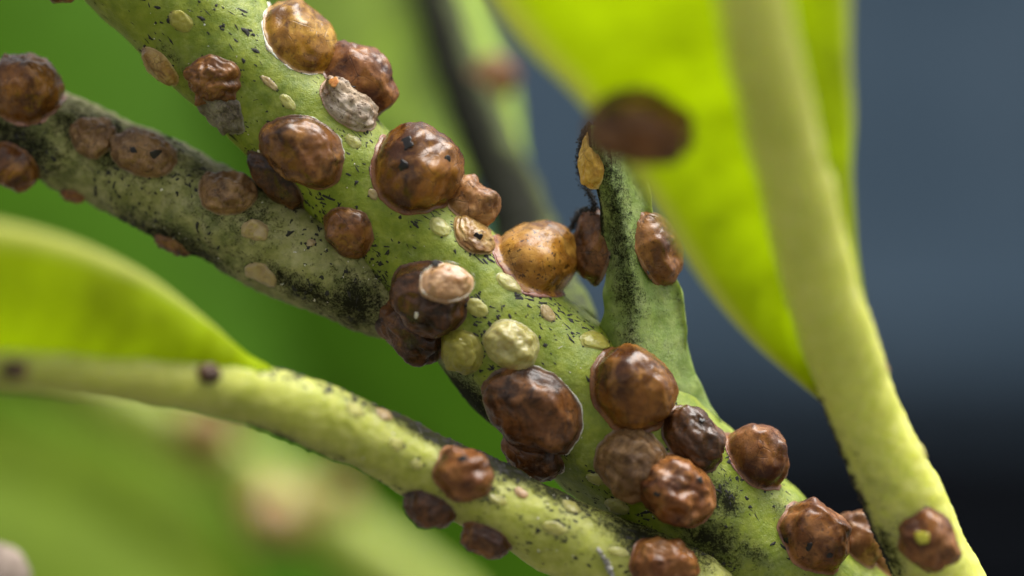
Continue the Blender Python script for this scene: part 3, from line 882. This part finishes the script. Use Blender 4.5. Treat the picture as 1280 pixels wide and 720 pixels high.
on_tube(MAIN, 62, -22, 80, 66, -30, 1.1, 'red', 'brown scale insect under the stem, only its lower rim showing, above the flat brown one', phi=-70, fv=1.1, amp=0.06)
# ---- pointed leaf base
on_plane(P(750, 308, 3.2), Vector((-0.9, -0.35, 0.2)), Vector((0.1, 0, -1)), 100, 74, 0.95, 'choc', 'dark brown scale insect between the pointed leaf base and the speckled orange one', amp=0.07, facet=0.60, crease=0.020)
on_plane(P(741, 201, 1.4), Vector((-0.68, -0.73, 0.05)), Vector((0.10, 0, -1)), 76, 38, 0.8, 'gold', 'golden yellow scale insect on the black edge of the pointed leaf base', amp=0.09, facet=0.75, crease=0.025, edge_amp=0.12, foot=0.02, skirt=0.03)
on_plane(P(811, 314, 2.5), Vector((0.84, -0.36, 0.40)), Vector((0.48, 0.1, -0.87)), 104, 84, 1.0, 'brown', 'amber brown scale insect on the flank of the pointed leaf base under the bright leaf', amp=0.07, facet=0.60, tmax=95, foot=0.015, skirt=0.03)
# ---- translucent one riding on the dark one
on_plane(P(559, 352, -2.0), Vector((0.25, -0.88, 0.4)), Vector((1, 0.2, 0.05)), 70, 54, 0.6, 'clear', 'translucent amber scale insect lying on the back of the dark purplish brown one', amp=0.08, facet=0.75, crease=0.020, tmax=92, foot=0.1, sink=0.25, radial=0.02, margin=(M_WAX, 0.025))
# ---- grey side stem
on_tube(SIDE, 32, 117, 98, 92, -25, 1.2, 'round', 'large orange-brown domed scale insect on top of the grey side stem', phi=38, fv=1.05, amp=0.06, facet=0.38, tmax=101, margin=(M_PINKRIM, 0.086))
on_tube(SIDE, 12, 212, 76, 60, -25, 1.2, 'round', 'brown domed scale insect on the underside of the grey side stem', phi=-62, fv=1.1, amp=0.05)
on_tube(SIDE, 116, 172, 64, 60, -25, 0.45, 'greybrown', 'sunken dusty brown scale insect on the grey side stem touching the one with dark blotches', amp=0.14, crease=0.144, tmax=90)
on_tube(SIDE, 178, 192, 90, 62, -28, 0.5, 'greybrown', 'flattened tan-brown scale insect with dark blotches on the grey side stem', amp=0.12, crease=0.096, tmax=90, holes=[(195, 195, 8, M_HOLE), (166, 188, 6, M_HOLE)])
on_tube(SIDE, 284, 242, 80, 62, -25, 0.6, 'greybrown', 'grey-brown ringed scale insect on the side stem beside the edge-on dark one', amp=0.10, crease=0.040, tmax=90, ridge=0.06)
on_tube(SIDE, 218, 303, 52, 24, -28, 0.6, 'brown', 'small brown scale insect under the middle of the grey side stem', phi=-76, fv=1.2, amp=0.08)
on_tube(SIDE, 95, 243, 36, 22, -26, 0.7, 'red', 'tiny reddish scale insect under the grey side stem near its leafless end', phi=-80, fv=1.2, amp=0.08)
# ---- left petiole
on_tube(PETL, 580, 592, 82, 74, -35, 1.15, 'red', 'angular red-brown scale insect on the face of the slender petiole', amp=0.08, facet=0.98, nf=9, crease=0.015, poly=5, pamp=0.035, tmax=97, holes=[(577, 574, 6, M_HOLE)])
on_tube(PETL, 533, 646, 76, 56, -25, 1.0, 'dark', 'dark brown scale insect hanging under the slender petiole, with a blunt black end', phi=-68, fv=1.0, amp=0.07, facet=0.60, tmax=96)
on_tube(PETL, 604, 684, 72, 54, -28, 1.0, 'brown', 'dark brown pointed scale insect hanging under the slender petiole nearer the stem', phi=-68, fv=1.0, amp=0.08, facet=0.68, tmax=96)
on_tube(PETL, 259, 467, 38, 25, 0, 0.8, 'dark', 'small dark scale insect on the petiole where the left leaf blade ends', amp=0.06)
on_tube(PETL, 12, 461, 42, 30, 0, 0.8, 'dark', 'small dark blurred scale insect on the midrib of the leaf with an arched margin', amp=0.06)
# ---- right petiole and its leaf
on_tube(PETR, 1161, 677, 90, 78, -50, 1.0, 'red', 'brown six-sided scale insect with a yellow-green spot on the thick petiole', amp=0.06, facet=0.98, nf=9, crease=0.015, poly=6, pamp=0.045, tmax=96, holes=[(1152, 673, 9, M_SPOT)])
# underside of the bright leaf
lp = P(800, 162, -17.0)
on_plane(lp, Vector((0.0, -0.93, -0.37)), Vector((1, 0, -0.05)), 142, 94, 1.1, 'brown', 'dark brown blurred scale insect stuck to the underside of the bright leaf', amp=0.06, tmax=100, edge_amp=0.1, poly=3, pamp=0.05, sink=0.3)
# ---- rear twig
on_tube(TWIG, 628, 95, 56, 62, 90, 1.2, 'pink', 'pinkish brown blurred scale insect on the dark twig behind', phi=70, fv=1.0, amp=0.06)

# ---- small flat crawlers
def crawler(tube, x, y, a, b, ang, mat, label, phi=None):
    on_tube(tube, x, y, a, b, ang, 0.28, mat, label, name='scale_crawler', cat='scale nymph', group='tiny pale scale nymphs', phi=phi, rings=9, seg=28, amp=0.15, crease=0.1, skirt=0.03, pleat=0.0, tmax=88, edge_amp=0.14)
crawler(MAIN, 743, 425, 42, 23, -10, 'yellow', 'flat bright yellow nymph between the speckled orange dome and the shiny russet one')
crawler(MAIN, 636, 353, 38, 18, -40, 'cream', 'long pale nymph beside the mauve skirt of the speckled orange dome')
crawler(MAIN, 684, 391, 26, 15, -45, 'tan', 'tiny orange-tan nymph under the mauve skirt of the speckled orange dome')
crawler(MAIN, 596, 385, 30, 22, -30, 'cream', 'pale greenish nymph above the two translucent young insects')
crawler(MAIN, 832, 440, 34, 44, 80, 'cream', 'pale yellow flat patch-like nymph at the foot of the pointed leaf base')
crawler(MAIN, 866, 478, 30, 48, 100, 'cream', 'cream nymph on the shoulder of the stem beyond the shiny russet dome')
crawler(MAIN, 227, 27, 34, 26, -30, 'yellow', 'round yellowish nymph above the star-creased scale insect')
crawler(MAIN, 745, 598, 28, 15, -15, 'cream', 'pale green nymph beside the greyish translucent scale insect')
crawler(MAIN, 772, 634, 22, 34, 60, 'cream', 'pale nymph below the greyish translucent scale insect')
crawler(MAIN, 467, 244, 16, 11, -60, 'tan', 'tiny whitish nymph under the large round dome with two holes')
crawler(MAIN, 548, 282, 30, 22, -40, 'cream', 'pale nymph between the round dome with holes and the flattened amber insect')
crawler(MAIN, 357, 125, 26, 14, -45, 'cream', 'pale nymph beside the white rim of the amber scale insect')
crawler(MAIN, 337, 104, 26, 10, -40, 'tan', 'tiny brownish nymph near the white rim of the amber scale insect')
crawler(MAIN, 440, 175, 24, 14, -40, 'cream', 'pale nymph at the foot of the crumbling whitish scale insect')
crawler(SIDE, 321, 289, 38, 26, -5, 'tan', 'tan flat nymph on the grey side stem below the ringed scale insect')
crawler(SIDE, 331, 346, 46, 24, -25, 'tan', 'brownish flat nymph on the lower edge of the grey side stem')
crawler(SIDE, 388, 303, 13, 10, 40, 'tan', 'tiny pinkish nymph on the grey side stem close to the green stem')
crawler(PETL, 480, 518, 26, 15, -20, 'tan', 'tan nymph near the sooty top of the slender petiole')
crawler(PETL, 497, 556, 26, 16, -25, 'cream', 'pale yellow nymph on the slender petiole before the angular red-brown insect')
crawler(PETL, 522, 582, 20, 14, -20, 'cream', 'small cream nymph touching the angular red-brown insect on its leafward side')
crawler(PETL, 624, 626, 28, 13, -20, 'cream', 'pale nymph touching the angular red-brown insect on its stemward side')
crawler(PETL, 651, 616, 20, 12, -35, 'clear', 'tiny orange nymph on the slender petiole among soot specks')
crawler(PETL, 690, 659, 32, 18, -10, 'cream', 'pale yellow flat nymph on the slender petiole midway to the stem joint')
crawler(PETL, 714, 633, 26, 14, -35, 'cream', 'pale nymph by the sooty upper edge of the slender petiole')
crawler(PETL, 773, 690, 28, 12, -10, 'cream', 'thin cream nymph beside the curled shed skin')
crawler(PETL, 440, 510, 30, 16, -20, 'cream', 'faint cream nymph on the leafward half of the slender petiole')

crawler(PETR, 1150, 566, 24, 18, -60, 'cream', 'small pale nymph making a bump on the outer edge of the thick petiole', phi=80)
crawler(PETR, 1108, 458, 18, 12, -60, 'tan', 'tiny tan nymph on the edge of the thick petiole by the leaf blade', phi=82)
# ---- curled shed skin
def shed_skin():
    pts = [(737, 680), (741, 688), (746, 695), (751, 705), (755, 716), (757, 726)]
    s = [(x, y) for x, y in pts]
    seg = 10
    vs, fs = [], []
    R = interp([(x, y) for x, y in s], 6)
    cs = []
    for i, (x, y) in enumerate(R):
        t = i / (len(R) - 1)
        s0 = PETL.near(x, y)
        C, Rr, T, F, B = PETL.at(s0)
        q = to_px(C)
        sc = K * (D + C.y) / D
        off = ((x - q[0]) * B.x - (y - q[1]) * B.z) * sc
        ph = math.asin(max(-1, min(1, off / Rr)))
        c = PETL.surf(s0, ph, 0.14 + 0.05 * math.sin(t * 9))
        cs.append(c)
    for i, c in enumerate(cs):
        t = i / (len(cs) - 1)
        T = (cs[min(i + 1, len(cs) - 1)] - cs[max(i - 1, 0)]).normalized()
        A = T.orthogonal().normalized(); Bv = T.cross(A)
        r = (0.16 + 0.10 * n1(t * 9, 3, 1)) * (0.35 + 0.65 * math.sin(math.pi * min(1, t * 0.9 + 0.08)))
        for k in range(seg):
            a = 2 * math.pi * k / seg
            vs.append(c + (A * math.cos(a) + Bv * math.sin(a)) * r * (1 + 0.35 * n1(math.cos(a) * 2, t * 14, 5)))
    for i in range(len(cs) - 1):
        for k in range(seg):
            k2 = (k + 1) % seg
            fs.append((i * seg + k, i * seg + k2, (i + 1) * seg + k2, (i + 1) * seg + k))
    fs.append(tuple(range(seg - 1, -1, -1))); fs.append(tuple((len(cs) - 1) * seg + k for k in range(seg)))
    ob = link_mesh('shed_skin', vs, fs, M_SKIN, None, cs[0])
    tag(ob, 'small curled grey shed insect skin lying on the slender petiole', 'shed skin')
shed_skin()

# ------------------------------------------------------------------ soot specks and wax crumbs: countless, joined
def specks(name, jobs, mat, root, seed, hgt=0.35):
    rnd = random.Random(seed)
    vs, fs = [], []
    for (tube, n, s_rng, p_rng, ln, wd, aligned, clump) in jobs:
        made = 0; tries = 0
        while made < n and tries < n * 30:
            tries += 1
            s = rnd.uniform(*s_rng); ph = math.radians(rnd.uniform(*p_rng))
            p0 = tube.surf(s, ph)
            if clump and n1(p0.x * clump + seed, p0.y * clump, p0.z * clump) < rnd.uniform(-0.15, 0.5): continue
            made += 1
            l = ln * math.exp(rnd.gauss(-0.45, 0.5)); w = min(l, wd * math.exp(rnd.gauss(-0.25, 0.45)))
            a = rnd.gauss(0.15, 0.4) if aligned else rnd.uniform(0, 6.28)
            ca, sa = math.cos(a), math.sin(a)
            m = 8
            R = tube.at(s)[1]
            b = len(vs)
            for k in range(m):
                g = 2 * math.pi * k / m
                j = rnd.uniform(0.35, 1.35)
                x, y = l / 2 * math.cos(g) * j, w / 2 * math.sin(g) * j
                vs.append(tube.surf(s + x * ca - y * sa, ph + (x * sa + y * ca) / R, 0.0))
            vs.append(tube.surf(s, ph, w * hgt))
            for k in range(m):
                fs.append((b + k, b + (k + 1) % m, b + m))
    o = part(name, vs, fs, mat, root)
    return tag(o, kind='stuff')
L_ = MAIN.near(0, -100), MAIN.near(1040, 780)
def rg(tube, a, b): return (tube.near(*a), tube.near(*b))
specks('soot_specks', [(MAIN, 800, rg(MAIN, (120, -60), (960, 720)), (-80, 72), 0.36, 0.115, True, 0.35),
                       (MAIN, 190, rg(MAIN, (500, 280), (740, 510)), (-20, 60), 0.52, 0.16, True, 0.6),
                       (MAIN, 130, rg(MAIN, (430, 215), (660, 440)), (-85, -20), 0.4, 0.2, False, 0.4),
                       (MAIN, 140, rg(MAIN, (830, 590), (940, 690)), (-60, 60), 0.45, 0.14, False, 0.5),
                       (MAIN, 70, rg(MAIN, (150, -60), (320, 100)), (-60, 45), 0.5, 0.14, True, 0.4)], M_SOOT, plant, 5)
specks('soot_specks', [(SIDE, 460, rg(SIDE, (-60, 100), (470, 370)), (-80, 80), 0.4, 0.2, False, 0.4),
                       (PETL, 520, rg(PETL, (520, 570), (880, 750)), (-10, 85), 0.3, 0.12, True, 0.5),
                       (PETL, 120, rg(PETL, (560, 590), (880, 750)), (-60, 10), 0.25, 0.1, True, 0.5),
                       (PETL, 160, rg(PETL, (300, 490), (640, 640)), (45, 100), 0.45, 0.25, True, 0),
                       (PETL, 80, rg(PETL, (250, 480), (560, 600)), (-90, -60), 0.4, 0.2, True, 0.2),
                       (PETR, 70, rg(PETR, (1080, 530), (1180, 740)), (-70, 10), 0.22, 0.12, False, 0.5),
                       (PETR, 220, rg(PETR, (1060, 470), (1180, 740)), (-110, -72), 0.55, 0.4, False, 0)], M_SOOT, plant, 17)
specks('wax_crumbs', [(MAIN, 110, rg(MAIN, (200, 0), (960, 720)), (-60, 60), 0.13, 0.10, False, 0.5),
                      (SIDE, 40, rg(SIDE, (100, 190), (470, 370)), (-60, 60), 0.16, 0.12, False, 0.4),
                      (PETL, 30, rg(PETL, (400, 520), (880, 750)), (-40, 80), 0.12, 0.10, False, 0.4)], M_WAX, plant, 23, hgt=0.6)
def grime():
    rnd = random.Random(31)
    vs, fs = [], []
    for fm, el, outl, sd in GRIME:
        n = rnd.randint(8, 34)
        for _ in range(n):
            al = rnd.uniform(0, 2 * math.pi)
            if n1(math.cos(al) * 1.5 + sd, math.sin(al) * 1.5, 2) < -0.05: continue
            u, v = el(al, outl(al) * (1.0 + abs(rnd.gauss(0, 0.06))))
            q = 0.035 * math.exp(rnd.gauss(0, 0.6))
            b = len(vs)
            for k in range(6):
                g = math.pi * k / 3
                j = rnd.uniform(0.5, 1.5)
                vs.append(fm(u + q * math.cos(g) * j, v + q * math.sin(g) * j, -0.005))
            vs.append(fm(u, v, q * rnd.uniform(0.5, 1.3)))
            for k in range(6): fs.append((b + k, b + (k + 1) % 6, b + 6))
    tag(part('soot_specks', vs, fs, M_SOOT, plant), kind='stuff')
grime()
# specks on the pointed leaf base
def bud_specks():
    rnd = random.Random(4)
    me = bud_ob.data
    base = ORIG[plant.name]
    vs, fs = [], []
    polys = [p for p in me.polygons if p.normal.y < -0.2]
    for _ in range(420):
        p = rnd.choice(polys)
        c = Vector(p.center) / MM + base
        q = to_px(c)
        if abs(q[0] - (762 + (q[1] - 200) * 0.16)) > abs(rnd.gauss(0, 20)) + 3: continue
        N = Vector(p.normal); A = (Vector((0.1, 0, -1)) - N * N.dot(Vector((0.1, 0, -1)))).normalized(); B = N.cross(A)
        l = rnd.uniform(0.2, 0.65); w = rnd.uniform(0.1, 0.22); b = len(vs)
        for k in range(8):
            g = math.pi * k / 4; j = rnd.uniform(0.6, 1.3)
            vs.append(c + A * (l / 2 * math.cos(g) * j) + B * (w / 2 * math.sin(g) * j) - N * 0.01)
        vs.append(c + N * 0.06)
        for k in range(8): fs.append((b + k, b + (k + 1) % 8, b + 8))
    tag(part('soot_specks', vs, fs, M_SOOT, plant), kind='stuff')
bud_specks()

# ------------------------------------------------------------------ blurred plants further back
# stem with two scale insects, lower down behind the petiole
BACK = Tube([(-330, 330, 96, 32), (-150, 385, 96, 34), (30, 440, 96, 36), (150, 500, 96, 37), (260, 562, 96, 38), (370, 632, 96, 39), (470, 700, 95, 40), (580, 790, 94, 42), (700, 960, 92, 44), (760, 1300, 90, 46), (780, 1660, 90, 48)], 0.8)
back = empty('rear_stem', BACK.at(1e9)[0])
tag(back, 'blurred yellow-green stem bearing two brown scale insects behind the slender petiole', 'stem')
BACK.mesh('stem', M_LIME, back, 0.2, 0.03, 44, None, seg=40)
on_tube(BACK, 255, 556, 84, 74, -30, 1.2, 'flatamber', 'blurred brown scale insect on the rear stem where it passes behind the petiole', phi=30, fv=1.0)
on_tube(BACK, 352, 646, 92, 80, -32, 1.2, 'flatamber', 'blurred brown scale insect on the lower side of the rear stem', phi=-35, fv=1.0)
on_tube(BACK, 420, 605, 60, 50, -32, 1.0, 'flatamber', 'blurred tan scale insect on the upper side of the rear stem behind the petiole', phi=60, fv=1.0)

# dry grey twig end poking in
DRY = Tube([(10, 684, 14, 16), (2, 702, 14, 40), (-12, 750, 14, 48), (-40, 860, 16, 52), (-60, 1200, 20, 56), (-70, 2600, 22, 60)], 0.4)
dry = empty('dry_twig', DRY.at(1e9)[0])
tag(dry, 'dry pinkish grey rounded twig end below the leaf with an arched margin', 'twig')
DRY.mesh('twig', simple_material('dry_bark', (0.16, 0.12, 0.09), (0.36, 0.28, 0.23), 1.2, 0.8, 0.15), dry, 0.5, 0.1, 50, None, seg=32)

# broad green leaves behind
def broad_leaf(root, rows_l, rows_r, mat, seed):
    blade('leaf', rows_l, mat, root, bulge=2.0, thick=0.6, cols=12, m=6, seed=seed, vein=0.5)
    blade('leaf', rows_r, mat, root, bulge=2.0, thick=0.6, cols=12, m=6, seed=seed + 1, vein=0.5)
STK = Tube([(330, 560, 146, 12), (360, 720, 140, 14), (380, 900, 136, 16), (390, 1380, 136, 18)], 2.0)
bush = empty('leafy_plant', STK.at(1e9)[0])
tag(bush, 'leafy plant with broad dark green leaves blurred behind the stems', 'plant')
STK.mesh('stalk', M_PET, bush, 0.3, 0.05, 61, None, seg=24)
# big dark leaf, its right margin runs behind the main stem
midl = [(560, 1000, 116), (470, 760, 126), (380, 500, 140), (300, 250, 156), (220, 0, 174), (150, -220, 192)]
el = [(420, 1010, 120), (150, 900, 128), (-60, 640, 142), (-170, 330, 160), (-180, 40, 178), (-60, -230, 194)]
er = [(640, 1010, 112), (800, 860, 112), (790, 640, 118), (690, 430, 128), (520, 190, 144), (250, -230, 188)]
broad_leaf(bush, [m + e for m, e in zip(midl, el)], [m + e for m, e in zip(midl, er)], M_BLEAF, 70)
# another leaf low on the left, lighter
midm = [(-260, 480, 120), (-60, 560, 117), (120, 640, 114), (260, 740, 110), (330, 860, 104)]
eu = [(-240, 470, 120), (-20, 515, 122), (160, 560, 121), (270, 650, 117), (340, 850, 106)]
ew = [(-270, 520, 117), (-170, 720, 104), (0, 860, 100), (180, 920, 98), (320, 880, 100)]
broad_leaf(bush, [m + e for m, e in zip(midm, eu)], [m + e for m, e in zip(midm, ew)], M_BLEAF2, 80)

for o in bpy.data.objects:
    if '_o' in o: del o['_o']
